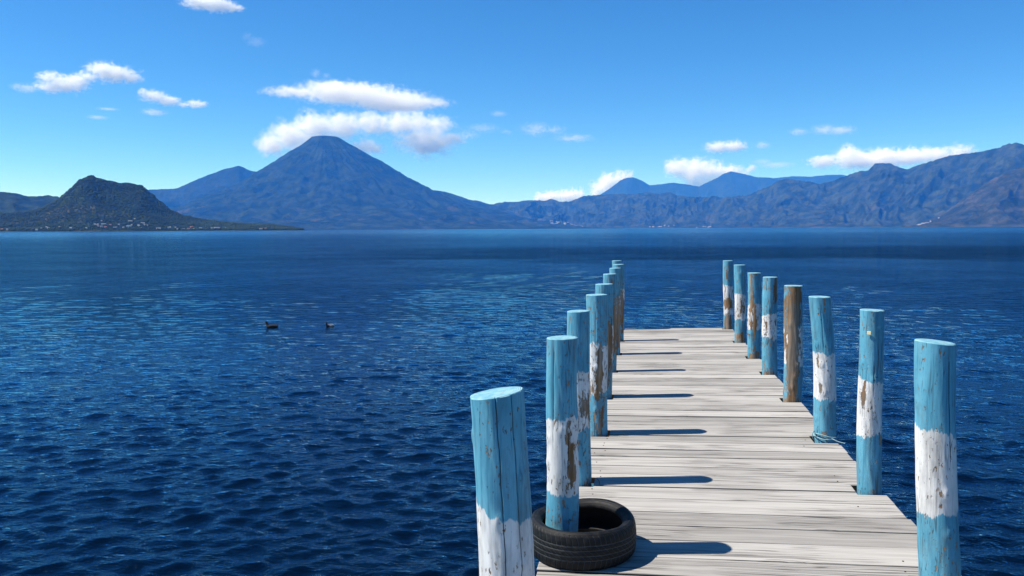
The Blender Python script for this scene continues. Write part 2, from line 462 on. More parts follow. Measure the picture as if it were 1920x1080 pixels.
# ------------------------------------------------------------------ the lake
def build_lake():
    fine = np.radians(np.arange(-60, 40.01, 0.22))
    coarse = np.radians(np.arange(46, 299.9, 6.0))
    ang = np.concatenate([fine, coarse])
    nf = len(fine)
    r1 = np.exp(np.arange(math.log(1.1), math.log(320.0), 0.0058))
    r2 = np.exp(np.linspace(math.log(330.0), math.log(18500.0), 40))
    r = np.concatenate([r1, r2])
    A, Rr = np.meshgrid(ang, r, indexing='ij')
    Rr = np.minimum(Rr, np.where(np.arange(len(ang)) < nf, 1e9, 2400.0)[:, None])
    X = np.sin(A)*Rr; Y = np.cos(A)*Rr
    Z = np.zeros_like(X); DX = np.zeros_like(X); DY = np.zeros_like(X)
    k1 = len(r1)
    x = X[:nf, :k1]; y = Y[:nf, :k1]; rr = Rr[:nf, :k1]
    z = np.zeros_like(x); dx = np.zeros_like(x); dy = np.zeros_like(x)
    g = np.random.default_rng(3)
    gust = 0.72+0.5*np.clip(fbm(x/7.0, y/4.0, 5, 3)+0.25, -0.4, 0.9)
    N = 84
    for i in range(N):
        lam = 0.085*(0.95/0.085)**((i+g.random())/N)
        th = math.radians(-74)+g.normal(0, 0.5)
        kx, ky = math.cos(th), math.sin(th)
        k = 2*math.pi/lam
        s = 0.045*(0.85 if lam < 0.14 else 1.0 if lam < 0.34 else 0.52 if lam < 0.55 else 0.28)
        a = s/k
        fade = np.clip((lam/(rr*0.0058)-2.0)/1.8, 0, 1)*gust
        edge = np.clip((320-rr)/120, 0, 1)
        ph = k*(kx*x+ky*y)+g.random()*6.283
        # phase wobble keeps the crests short
        ph = ph+1.5*fbm(x/(lam*3.6)+i*7.7, y/(lam*3.6), 40+i, 1)
        am = a*fade*edge
        z += am*np.sin(ph)
        dx -= 1.0*am*kx*np.cos(ph)*-1; dy -= 1.0*am*ky*np.cos(ph)*-1
    Z[:nf, :k1] = z; DX[:nf, :k1] = dx; DY[:nf, :k1] = dy
    co = np.stack([X+DX, Y+DY, Z], -1).reshape(-1, 3)
    faces = grid_faces(len(ang), len(r), wrap_u=True)
    co = np.vstack([co, [[0, 0, 0]]])
    nv = len(r)
    i = np.arange(len(ang)); i2 = (i+1) % len(ang)
    tri = np.stack([np.full(len(ang), len(co)-1), i2*nv, i*nv], -1)
    # keep the faces turned up
    me = mesh_np('lake', co, [faces[:, ::-1], tri[:, ::-1]], True)
    if me.polygons[10].normal.z < 0:
        me.flip_normals()
    o = link('lake', me, M['water'])
    tag(o, 'deep blue rippled lake water', 'lake', kind='structure')
build_lake()

# ------------------------------------------------------------------ hills and mountains
# skylines: (bearing in degrees clockwise from north, elevation in degrees) of the ridge at its own distance
SKY_LOW_HILL = [(-51.83,1.78),(-49.22,2.41),(-46.45,2.07),(-43.42,2.32),(-41.83,2.41),(-41.02,2.3),(-40.33,2.15),(-39.34,2.24),(-38.83,2.15),(-37.32,1.9),(-35.53,1.38),(-33.05,0.7),(-31.78,0.28)]
SKY_WOODED_HILL = [(-51.88,0.88),(-48.16,0.79),(-44.52,0.9),(-41.88,1.17),(-40.79,1.21),(-39.8,1.41),(-39.07,1.85),(-38.71,2.11),(-38.32,2.48),(-37.93,2.89),(-37.56,3.26),(-37.2,3.43),(-36.9,3.54),(-36.55,3.38),(-36.19,3.26),(-35.31,3.11),(-34.7,3.09),(-34.17,3.0),(-33.87,2.8),(-33.47,2.39),(-33.01,1.91),(-32.45,1.43),(-31.59,0.98),(-30.45,0.74),(-28.78,0.56),(-27.07,0.45),(-25.33,0.31),(-24.41,0.15),(-23.74,-0.0),(-22.85,-0.23)]
SKY_BLUE_RIDGE = [(-38.53,0.93),(-36.12,1.78),(-34.57,2.41),(-33.52,2.67),(-32.34,2.72),(-31.86,2.8),(-31.03,3.23),(-30.03,3.66),(-29.01,4.07),(-28.09,4.34),(-27.72,4.2),(-27.32,4.0),(-26.91,3.97),(-26.29,3.8),(-24.91,3.13),(-22.81,1.5),(-21.39,0.21)]
SKY_SHOULDER = [(-17.7,0.38),(-16.55,1.88),(-15.8,2.48),(-15.23,2.7),(-14.74,2.74),(-14.1,2.66),(-13.46,2.47),(-12.41,2.1),(-11.76,2.02),(-11.2,1.83),(-10.51,1.67),(-9.37,1.37),(-7.85,0.94),(-6.34,0.4),(-5.2,-0.06)]
SKY_RANGE = [(-13.18,0.74),(-12.03,1.42),(-11.27,1.68),(-10.7,1.79),(-9.94,1.94),(-9.18,1.9),(-8.61,2.01),(-7.85,2.04),(-7.09,2.0),(-6.52,2.11),(-5.96,1.91),(-5.2,1.95),(-4.26,2.32),(-3.32,2.38),(-1.82,2.44),(-0.7,2.39),(0.22,2.53),(0.96,2.37),(1.69,2.55),(2.24,2.28),(3.33,2.16),(5.13,2.1),(6.89,2.22),(7.58,2.49),(8.27,2.77),(8.88,3.15),(9.35,3.28),(9.96,3.19),(10.97,3.03),(11.48,2.87),(12.3,3.03),(13.26,3.42),(13.74,3.61),(14.47,3.72),(14.84,4.05),(15.21,4.14),(15.71,4.09),(16.24,3.83),(16.71,3.68),(17.31,3.89),(18.2,4.19),(19.08,4.41),(19.66,4.45),(20.51,4.57),(21.35,4.68),(22.17,4.96),(22.58,5.03),(22.99,4.85),(24.57,5.06),(26.61,4.62),(29.96,3.59),(34.24,2.52)]
SKY_BROWN_SLOPE = [(16.51,-0.22),(17.42,0.15),(18.31,0.58),(19.18,1.14),(20.03,1.82),(20.86,2.45),(21.55,2.97),(22.23,3.33),(23.03,3.58),(25.11,4.23),(27.59,4.47),(32.15,3.46),(35.23,2.21)]
SKY_ROUND_PEAK = [(-5.58,1.27),(-4.07,1.9),(-2.94,2.49),(-2.27,2.93),(-1.71,3.37),(-1.27,3.55),(-0.82,3.58),(-0.23,3.35),(0.33,3.01),(1.14,3.07),(1.94,3.17),(2.96,3.01),(3.76,2.85),(4.77,2.39),(6.2,1.54)]
SKY_FAR_PEAK = [(1.52,1.4),(2.79,2.28),(3.68,2.85),(4.22,3.13),(4.93,3.45),(5.39,3.73),(5.88,3.86),(6.69,3.66),(7.56,3.43),(8.43,3.37),(8.95,3.18),(9.63,2.81),(11.0,2.0),(12.34,1.28)]
SKY_FAR_RIDGE = [(6.19,2.08),(7.57,3.14),(8.6,3.33),(9.79,3.44),(10.97,3.38),(11.96,3.46),(12.87,3.46),(13.59,3.24),(14.88,2.62),(16.77,1.55)]
CLOUDS = [
  ('white puffy cloud cut by the top edge of the sky', 15000, 1.0, [(-30.17, 14.59, 1.15, 0.5), (-29.19, 14.58, 1.22, 0.53), (-28.13, 14.41, 0.69, 0.31)]),
  ('small thin wisp of cloud below the topmost cloud', 15000, 0.35, [(-26.74, 12.4, 0.69, 0.38), (-27.28, 12.7, 0.46, 0.31)]),
  ('bright tapering cloud high above the left shore', 15000, 1.0, [(-36.11, 9.99, 0.99, 0.53), (-35.37, 9.82, 1.38, 0.57), (-34.43, 9.66, 0.65, 0.31), (-36.87, 9.54, 0.76, 0.38), (-38.99, 9.37, 0.76, 0.31), (-38.15, 8.96, 1.3, 0.53), (-38.93, 8.74, 0.99, 0.34), (-37.56, 9.26, 0.95, 0.38)]),
  ('ragged little cloud at the far left of the sky', 15000, 0.6, [(-40.19, 8.58, 0.69, 0.31), (-40.69, 8.63, 0.42, 0.23)]),
  ('small broken cloud to the left above the blue ridge', 16000, 0.8, [(-33.16, 8.6, 0.84, 0.42), (-32.31, 8.38, 0.84, 0.34), (-33.78, 8.82, 0.34, 0.19), (-31.36, 8.16, 0.53, 0.23), (-30.54, 8.24, 0.73, 0.27)]),
  ('short flat cloudlet just under the small broken cloud', 16000, 0.6, [(-33.13, 7.6, 0.8, 0.23)]),
  ('faint flat wisp left of the blue ridge', 16000, 0.4, [(-36.43, 7.09, 0.65, 0.15), (-35.84, 7.64, 0.69, 0.11)]),
  ('long lens-shaped cloud hovering high above the volcano', 17000, 0.75, [(-24.23, 9.31, 2.22, 0.31), (-21.92, 9.63, 1.91, 0.53), (-20.66, 9.32, 3.82, 0.69), (-18.12, 8.99, 3.25, 0.61), (-15.9, 8.81, 2.22, 0.42), (-14.37, 8.71, 0.65, 0.31), (-17.39, 8.5, 2.67, 0.34)]),
  ('broad white cap cloud wrapped behind the volcano summit', 30000, 1.0, [(-25.96, 5.8, 1.07, 0.92), (-24.65, 6.37, 1.53, 1.07), (-23.05, 6.94, 1.83, 1.03), (-21.25, 7.2, 1.91, 0.95), (-19.06, 7.31, 1.91, 0.84), (-16.85, 7.35, 2.29, 0.84), (-14.91, 7.37, 1.53, 0.69), (-15.38, 6.15, 2.22, 1.11), (-13.65, 6.27, 1.3, 0.61), (-19.46, 5.71, 1.38, 0.57)]),
  ('faint wisp of cloud just above the lens-shaped cloud', 17000, 0.35, [(-22.89, 10.58, 0.42, 0.34), (-22.18, 10.43, 0.38, 0.23)]),
  ('thin faint streak of cloud right of the billowing cumulus', 38000, 0.35, [(8.76, 4.22, 1.3, 0.23), (7.89, 4.46, 0.76, 0.23)]),
  ('faint veil of cloud at the right end of the cap cloud', 30000, 0.35, [(-11.42, 7.08, 1.3, 0.34), (-12.37, 6.64, 0.92, 0.38)]),
  ('small pale streak of cloud right of the cap cloud', 26000, 0.4, [(-10.28, 8.07, 0.65, 0.23)]),
  ('thin grey-white cloud drifting right of the cap cloud', 26000, 0.5, [(-7.65, 7.0, 1.22, 0.5), (-6.33, 6.95, 0.92, 0.34), (-9.73, 6.82, 0.5, 0.19), (-5.01, 6.34, 1.53, 0.27)]),
  ('low white cloud peeping over the central ridge', 40000, 1.1, [(-6.71, 2.18, 1.07, 0.5), (-5.39, 2.29, 1.15, 0.53), (-7.47, 2.11, 0.46, 0.34), (-4.63, 2.36, 0.53, 0.46)]),
  ('tall white cloud climbing the left side of the round peak', 40000, 1.1, [(-3.32, 2.68, 0.61, 0.69), (-2.57, 3.16, 0.84, 0.76), (-1.64, 3.52, 0.84, 0.61), (-1.16, 3.66, 0.46, 0.46)]),
  ('large billowing cumulus behind the pointed far peak', 42000, 1.1, [(2.29, 4.16, 0.99, 0.76), (3.31, 3.95, 1.22, 0.92), (4.39, 3.86, 1.38, 0.84), (5.81, 3.83, 1.3, 0.53), (7.03, 3.94, 0.69, 0.31), (2.78, 2.94, 0.61, 0.38), (3.68, 3.14, 1.07, 0.61), (4.92, 4.07, 0.95, 0.53)]),
  ('small bright cloud floating above the billowing cumulus', 36000, 0.8, [(4.9, 5.51, 0.92, 0.42), (5.96, 5.55, 0.99, 0.42)]),
  ('tiny cloud puff right of the small bright cloud', 36000, 0.6, [(7.87, 5.56, 0.53, 0.27)]),
  ('tiny puff at the left of a pair high on the right', 36000, 0.5, [(10.14, 6.35, 0.65, 0.27)]),
  ('flat pale cloud at the right of a pair high on the right', 36000, 0.6, [(11.73, 6.41, 0.84, 0.34), (12.71, 6.33, 0.99, 0.31)]),
  ('long cloud bank lying along the right-hand range', 32000, 1.0, [(11.77, 4.37, 1.15, 0.42), (13.23, 4.66, 0.92, 0.65), (14.04, 4.36, 1.72, 0.65), (15.45, 4.44, 1.72, 0.65), (16.99, 4.47, 1.6, 0.61), (18.34, 4.51, 1.22, 0.53), (19.65, 4.64, 0.92, 0.5)]),
]

def ridge_land(name, sky, mat, r0, rs, label, seed=0, step=0.07, rows=110, gull=60.0, gl=380.0, back=2200.0,
               power=1.5, detail=9.0, apron=0.0, cat='mountain', jag=6.0):
    az = np.array([p[0] for p in sky]); el = np.array([p[1] for p in sky])
    th = np.arange(az[0], az[-1], step)
    R0a = np.interp(th, *r0) if isinstance(r0, tuple) else np.full_like(th, r0)
    RSa = np.interp(th, *rs) if isinstance(rs, tuple) else np.full_like(th, rs)
    P = np.interp(th, az, np.tan(np.radians(el)))*R0a
    s = np.concatenate([np.linspace(-0.03, 1.0, rows), 1+np.linspace(0.02, 1, 22)**1.3])
    T, S = np.meshgrid(np.radians(th), s, indexing='ij')
    R0m = R0a[:, None]; RSm = RSa[:, None]; Pm = P[:, None]
    fr = np.clip(S, -0.05, 1)
    rr = np.where(S <= 1, RSm+(R0m-RSm)*S, R0m+(S-1)*back)
    X = np.sin(T)*rr; Y = np.cos(T)*rr
    prof = np.sign(fr)*np.abs(fr)**power
    if apron: prof = prof*(1-apron)+apron*np.clip(fr*1.6, -1, 1)
    u = T*R0m
    w1 = fbm(u/gl*0.5, rr/gl*0.35, seed+1, 3)*0.9
    g1 = ridged(u/gl+w1, rr/(gl*2.6), seed, 5, 0.52)
    g2 = fbm(u/(gl*1.9), rr/(gl*1.9), seed+9, 5)
    env = np.clip(fr, 0, 1)**0.7*np.clip(1-fr**5, 0, 1)*np.clip(Pm/350.0, 0.05, 1.4)
    g3 = ridged(u/(gl*0.30)+w1*2, rr/(gl*0.9), seed+5, 4, 0.55)
    h = Pm*prof+env*(gull*(g1-0.45)*1.1+gull*0.7*g2+gull*0.30*(g3-0.4))
    h = h+detail*fbm(X/55.0, Y/55.0, seed+21, 4, 0.6)*np.clip(fr*3, 0, 1)*np.clip(Pm/60.0, 0.15, 1)
    h = h+jag*np.clip(fr-0.9, 0, 0.1)*10*fbm(u/28.0, rr/60.0, seed+33, 3, 0.65)*np.clip(Pm/60.0, 0.1, 1)
    tb = np.clip(S-1, 0, 1)
    h = np.where(S > 1, h*(1-tb)-20*tb, h)
    h = np.where(S < 0, -12.0, h)
    h = np.where((S >= 0) & (S < 0.06), np.maximum(h, -12+30*np.clip(S/0.03, 0, 1)), h) if not apron else h
    co = np.stack([X, Y, h], -1)
    me = mesh_np(name, co.reshape(-1, 3), grid_faces(len(th), len(s)), True)
    if me.polygons[len(me.polygons)//2].normal.z < 0: me.flip_normals()
    o = link(name, me, mat)
    tag(o, label, cat, kind='structure')
    return o, th, rr, h

ridge_land('far_mountain', SKY_FAR_RIDGE, M['far'], 23200, 21000, 'pale blue far ridge at the right behind the pointed peak', 3, 0.08, 50, 40, 500, 500)
ridge_land('far_mountain', SKY_FAR_PEAK, M['far'], 22300, 20000, 'pale blue pointed far peak in front of the cumulus', 11, 0.08, 60, 60, 500, 900)
ridge_land('far_mountain', SKY_ROUND_PEAK, M['far'], 22300, 20000, 'pale blue rounded far peak right of the small white cloud', 17, 0.08, 60, 50, 500, 1200)
ridge_land('mountain_ridge', SKY_BLUE_RIDGE, M['far'], 15000, 13000, 'blue sloping ridge between the wooded hill and the volcano', 23, 0.07, 80, 60, 420)
ridge_land('mountain_ridge', SKY_RANGE, M['range'], ([-14, 2, 12, 30], [15500, 14000, 12500, 10500]), ([-14, 2, 12, 30], [12200, 11000, 9600, 8000]),
           'long blue mountain range with brown clearings across the lake', 31, 0.055, 130, 185, 600, 2400, 1.35, 14, jag=10)
ridge_land('mountain_slope', SKY_BROWN_SLOPE, M['brown'], 9000, ([14, 18, 40], [8100, 7600, 7000]),
           'brownish bare slope at the right edge below the range', 41, 0.05, 110, 110, 420, 600, 1.2, 12, jag=8)
ridge_land('mountain_shoulder', SKY_SHOULDER, M['volcano'], 13800, 11800, 'low blue shoulder at the right foot of the volcano', 47, 0.06, 80, 50, 420, 1500, 1.3)
ridge_land('low_hill', SKY_LOW_HILL, M['wooded'], 6600, 5300, 'dark low hills at the left edge behind the wooded hill', 53, 0.06, 90, 40, 300, 1200, 1.2, 8, cat='hill')

def build_volcano():
    d = 12600.0
    az0 = -22.34
    cx, cy = math.sin(rad(az0))*d, math.cos(rad(az0))*d
    top = math.tan(rad(6.36))*d
    ra = np.array([0, 165, 200, 380, 620, 840, 1250, 1640, 2300, 3100, 4000, 4800.])
    right = np.array([-4, 2, -6, -112, -246, -370, -620, -815, -1075, -1270, -1385, -1440.])+top
    left = np.array([-4, 4, -4, -148, -290, -430, -700, -905, -1130, -1290, -1395, -1440.])+top
    nr, na = 190, 420
    r = np.concatenate([np.linspace(0, 400, 28), 400*np.exp(np.linspace(0.02, math.log(12), nr-28))])
    a = np.linspace(0, 2*math.pi, na, endpoint=False)
    A, Rm = np.meshgrid(a, r, indexing='ij')
    # local frame: +u to the right as seen across the lake, +v away
    u = np.cos(A)*Rm; v = np.sin(A)*Rm
    wgt = 0.5+0.5*np.cos(A)
    h = np.interp(Rm, ra, right)*wgt+np.interp(Rm, ra, left)*(1-wgt)
    q = np.clip(Rm/1500.0, 0, 1)
    ca, sa = np.cos(A), np.sin(A)
    wob = fbm(u/700.0, v/700.0, 71, 3)*0.35
    gul = ridged((ca+wob)*7.0, (sa+wob)*7.0+Rm/9000.0, 61, 4, 0.55)
    gul2 = ridged((ca+wob)*19.0, (sa+wob)*19.0+Rm/4000.0, 67, 3, 0.55)
    h = h+q**1.3*(58*(gul-0.45)+20*(gul2-0.45))*np.clip((4800-Rm)/1500, 0, 1)
    h = h+14*fbm(u/75.0, v/75.0, 73, 4, 0.6)*np.clip(Rm/350, 0.25, 1)+30*fbm(u/420., v/420., 77, 4)*q
    h = np.maximum(h, -15)
    c0, s0 = math.cos(rad(az0)), math.sin(rad(az0))
    X = cx+u*c0+v*s0
    Y = cy-u*s0+v*c0
    co = np.stack([X, Y, h], -1).reshape(-1, 3)
    me = mesh_np('volcano', co, grid_faces(na, len(r), True), True)
    if me.polygons[5000].normal.z < 0: me.flip_normals()
    o = link('volcano', me, M['volcano'])
    tag(o, 'tall blue cone-shaped volcano with a flat notched summit', 'volcano', kind='structure')
build_volcano()

hill, h_th, h_r, h_h = ridge_land('wooded_hill', SKY_WOODED_HILL, M['wooded'], ([-52, -40, -30, -23], [4000, 4000, 3700, 3350]), ([-52, -40, -30, -23], [3130, 3100, 3150, 3260]),
           'dark green steep wooded hill with a low spit on the left shore', 83, 0.035, 130, 24, 140, 420, 2.1, 5, apron=0.16, cat='hill', jag=4)

def scatter_forest():
    """tree crowns over the wooded hill, too many and too far to count"""
    ico = bmesh.new(); bmesh.ops.create_icosphere(ico, subdivisions=1, radius=1.0)
    iv = np.array([v.co[:] for v in ico.verts]); itri = np.array([[v.index for v in f.verts] for f in ico.faces]); ico.free()
    nu, ns = h_h.shape
    n = 24000
    g = np.random.default_rng(5)
    iu = g.random(n)*(nu-1.01); js = g.random(n)**0.8*(ns-24)
    # more crowns along the skyline
    k = n//6
    js[:k] = ns-24-g.random(k)*6
    i0 = iu.astype(int); j0 = js.astype(int)
    fu = iu-i0; fs = js-j0
    def bil(a): return (a[i0, j0]*(1-fu)+a[i0+1, j0]*fu)*(1-fs)+(a[i0, j0+1]*(1-fu)+a[i0+1, j0+1]*fu)*fs
    h = bil(h_h); r = bil(h_r); th = np.radians(h_th[i0]+fu*0.035)
    ok = h > 3
    x, y, z = (np.sin(th)*r)[ok], (np.cos(th)*r)[ok], h[ok]
    n = len(x)
    patch = fbm(x/100.0, y/100.0, 91, 3)
    sz = (2.0+2.6*g.random(n)**2)*(1+0.3*patch)
    jit = 1+0.35*(g.random((n, len(iv), 1))-0.5)
    V = iv[None]*jit*np.stack([sz, sz, sz*0.95], -1)[:, None, :]
    V = V+np.stack([x, y, z+sz*0.45], -1)[:, None, :]
    Fc = itri[None]+(np.arange(n)*len(iv))[:, None, None]
    me = mesh_np('forest', V.reshape(-1, 3), Fc.reshape(-1, 3), False)
    o = link('forest', me, M['foliage'])
    tag(o, 'dense dark forest canopy covering the wooded hill and its shore', 'forest', kind='stuff')
scatter_forest()

# ------------------------------------------------------------------ haze between the lake and the mountains
def build_haze():
    x0, x1, y0, y1, z0, z1 = -20000, 20000, -3000, 24600, -26, 1530
    co = [(x, y, z) for x in (x0, x1) for y in (y0, y1) for z in (z0, z1)]
    fc = np.array([(0, 1, 3, 2), (4, 6, 7, 5), (0, 4, 5, 1), (2, 3, 7, 6), (0, 2, 6, 4), (1, 5, 7, 3)])
    me = mesh_np('haze', co, fc, False)
    t = NT('lake_haze')
    v = t.n('VolumePrincipled')
    v.inputs['Color'].default_value = (0.035, 0.27, 1.0, 1)
    v.inputs['Absorption Color'].default_value = (1, 1, 1, 1)
    v.inputs['Density'].default_value = 4.4e-5
    v.inputs['Anisotropy'].default_value = 0.0
    t.l(v.outputs[0], t.out.inputs['Volume'])
    o = link('haze', me, t.mat)
    tag(o, 'thin blue haze lying over the lake and mountains', 'haze', kind='stuff')
build_haze()

# ------------------------------------------------------------------ clouds
def build_cloud(label, d, dens, blobs, idx):
    c = Vector((0, 0, 0))
    bl = []
    for az, el, wa, ha in blobs:
        p = bearing(az, el, d)
        rx = math.tan(rad(wa))*d; rz = math.tan(rad(ha))*d
        bl.append((p, rx, max(rz*1.1, rx*0.55), rz)); c += p
    c /= len(bl)
    ang = -math.atan2(c.x, c.y)                     # local x lies across the line of sight
    rot = Matrix.Rotation(ang, 3, 'Z'); inv = rot.inverted()
    bm = bmesh.new()
    loc = []
    for p, rx, ry, rz in bl:
        q = inv @ (p-c); loc.append((q, rx, ry, rz))
        for a in np.linspace(0, 2*math.pi, 14, endpoint=False):
            for e in (-1.2, -0.7, 0.0, 0.7, 1.2):
                bm.verts.new(q+Vector((rx*math.cos(a)*math.cos(e), ry*math.sin(a)*math.cos(e), rz*math.sin(e)))*1.5)
    r = bmesh.ops.convex_hull(bm, input=bm.verts)
    bmesh.ops.delete(bm, geom=[v for v in bm.verts if not v.link_faces], context='VERTS')
    me = bpy.data.meshes.new('cloud'); bm.to_mesh(me); bm.free()
    size = max(x[3] for x in loc)
    t = NT('cloud_vapour')
    o = t.obj()
    n0 = t.n('TexNoise'); t.l(o, n0.inputs['Vector'])
    n0.inputs['Scale'].default_value = 0.9/size; n0.inputs['Detail'].default_value = 2.0
    off = t.vmath('SCALE', t.vmath('SUBTRACT', n0.outputs['Color'], (0.5, 0.5, 0.5)))
    off.node.inputs['Scale'].default_value = size*0.9
    p = t.vmath('ADD', o, off)
    f = None
    for q, rx, ry, rz in loc:
        e = t.vmath('MULTIPLY', t.vmath('SUBTRACT', p, q[:]), (1/rx, 1/ry, 1/rz))
        v = t.math('SUBTRACT', 1.0, t.vmath('LENGTH', e))
        if f is None: f = v
        else:
            f = t.math('SMOOTH_MAX', f, v, 0.25)
    n1 = t.noise(t.scale(o, (1, 1, 1.3)), 2.0/size, 8, 0.68)
    sg = t.math('ADD', f, t.math('MULTIPLY', t.math('SUBTRACT', n1, 0.49), 2.7 if dens > 0.7 else 3.2))
    de = t.ramp(sg, -0.10, 1.15 if dens > 0.7 else 1.5)
    de = t.math('MULTIPLY', de, (3.1*dens**1.5 if dens > 0.7 else 1.9*dens**2)/size)
    v = t.n('VolumePrincipled')
    v.inputs['Color'].default_value = (1, 1, 1, 1)
    t.l(de, v.inputs['Density'])
    v.inputs['Anisotropy'].default_value = 0.0
    t.l(v.outputs[0], t.out.inputs['Volume'])
    t.mat.cycles.volume_step_rate = 0.35
    ob = link('cloud', me, t.mat)
    ob.location = c; ob.rotation_euler = (0, 0, ang)
    tag(ob, label, 'cloud', 'clouds in the blue sky')
for i, (lab, d, dn, bl) in enumerate(CLOUDS):
    build_cloud(lab, d, dn, bl, i)

# ------------------------------------------------------------------ the dock
SLOPE = 0.023
def deck_z(x): return 0.75+SLOPE*x

# posts: side, x, y, radius, height over deck, lean x, lean y, blue->white and white->blue below the top, top tilt x, wear patches (angle, below top, half angle, half height, strength), label
POSTS = [
 ('L', -0.433, 2.574, 0.094, 1.116, -0.048, 0.0, 0.385, 0.95, 0.16, [(-35, 0.40, 14, 0.05, 0.3), (25, 0.5, 30, 0.06, 0.18)], 'thick nearest blue-topped post, cut off by the bottom edge'),
 ('L', -0.415, 4.026, 0.083, 1.104, 0.011, 0.0, 0.42, 0.79, 0.03, [(38, 0.62, 26, 0.12, 0.40), (30, 0.42, 30, 0.04, 0.25), (20, 0.82, 20, 0.04, 0.3)], 'blue and white post standing inside the old tyre'),
 ('L', -0.408, 5.154, 0.077, 1.124, -0.009, 0.0, 0.40, 0.76, 0.03, [(40, 0.62, 35, 0.12, 0.38), (30, 1.05, 30, 0.1, 0.22)], 'blue and white post right behind the post in the tyre, left row'),
 ('L', -0.370, 6.422, 0.085, 1.126, -0.008, 0.0, 0.39, 0.79, 0.02, [(20, 0.62, 17, 0.22, 0.75), (-25, 0.34, 12, 0.07, 0.4), (30, 0.95, 20, 0.14, 0.4)], 'left-row post with a long brown bare patch in its white band'),
 ('L', -0.396, 7.843, 0.088, 1.114, 0.012, 0.0, 0.37, 0.76, 0.02, [(35, 0.6, 35, 0.25, 0.7), (30, 0.95, 20, 0.1, 0.35)], 'fifth post from the camera in the left row, badly flaked'),
 ('L', -0.389, 9.281, 0.080, 1.132, 0.001, 0.0, 0.38, 0.75, 0.02, [(40, 0.6, 45, 0.3, 0.75), (28, 0.1, 14, 0.1, 0.6)], 'sixth post from the camera in the left row, dark streak near its top'),
 ('L', -0.381, 10.565, 0.081, 1.136, 0.002, 0.0, 0.38, 0.72, 0.02, [(40, 0.7, 40, 0.3, 0.7)], 'third post from the far end of the left row'),
 ('L', -0.380, 11.838, 0.085, 1.129, 0.010, 0.0, 0.38, 0.72, 0.02, [(40, 0.7, 40, 0.3, 0.65)], 'second post from the far end of the left row'),
 ('L', -0.407, 13.168, 0.080, 1.131, -0.032, 0.0, 0.38, 0.74, 0.02, [(30, 0.6, 40, 0.2, 0.5)], 'farthest post of the left row, almost hidden by the next'),
 ('R', 1.326, 3.768, 0.084, 1.110, -0.051, 0.0, 0.395, 0.755, -0.08, [(-8, 0.66, 10, 0.035, 0.6), (-6, 0.71, 11, 0.025, 0.6), (-15, 0.92, 9, 0.04, 0.45), (-2, 1.02, 9, 0.05, 0.4)], 'nearest right-hand post with a clean white band and tan chips'),
 ('R', 1.381, 5.124, 0.071, 1.114, -0.021, 0.0, 0.42, 0.765, -0.03, [(-42, 0.50, 13, 0.10, 0.75), (45, 0.80, 14, 0.07, 0.5)], 'second post from the camera in the right row, with a cream sticker'),
 ('R', 1.379, 6.327, 0.083, 1.093, -0.075, 0.0, 0.41, 0.785, 0.0, [(-30, 0.68, 14, 0.05, 0.5), (-38, 0.85, 12, 0.03, 0.45), (-10, 1.03, 22, 0.025, 0.6), (15, 0.05, 7, 0.06, 0.55)], 'crooked right-hand post with a cord tied round its foot'),
 ('R', 1.386, 7.757, 0.086, 1.076, -0.012, 0.0, 0.38, 0.74, 0.0, [(-14, 0.5, 32, 0.75, 0.82), (18, 0.15, 30, 0.2, 0.9), (-70, 0.3, 30, 0.3, 0.5)], 'right-hand post stripped to bare brown wood down its front'),
 ('R', 1.386, 9.162, 0.083, 1.071, -0.014, 0.0, 0.41, 0.67, 0.0, [(38, 0.12, 16, 0.12, 0.9), (-30, 0.55, 12, 0.05, 0.4), (0, 1.05, 30, 0.04, 0.4)], 'right-hand post with a brown streak at its top right'),
 ('R', 1.366, 10.284, 0.083, 1.056, -0.024, 0.0, 0.40, 0.70, 0.0, [(0, 0.62, 12, 0.16, 0.9), (-32, 0.3, 14, 0.3, 0.6), (0, 1.03, 30, 0.04, 0.5)], 'right-hand post with a rusty brown scar across its white band'),
 ('R', 1.356, 11.67, 0.081, 1.093, -0.025, 0.0, 0.42, 0.76, 0.0, [(0, 1.03, 40, 0.05, 0.7), (10, 0.6, 20, 0.1, 0.35)], 'second post from the far end of the right row'),
 ('R', 1.341, 13.138, 0.080, 1.095, -0.024, 0.0, 0.39, 0.86, 0.0, [(0, 0.68, 45, 0.07, 0.8), (-10, 1.0, 40, 0.1, 0.8), (-15, 0.2, 20, 0.12, 0.45)], 'farthest post of the right row, brown in its middle'),
]

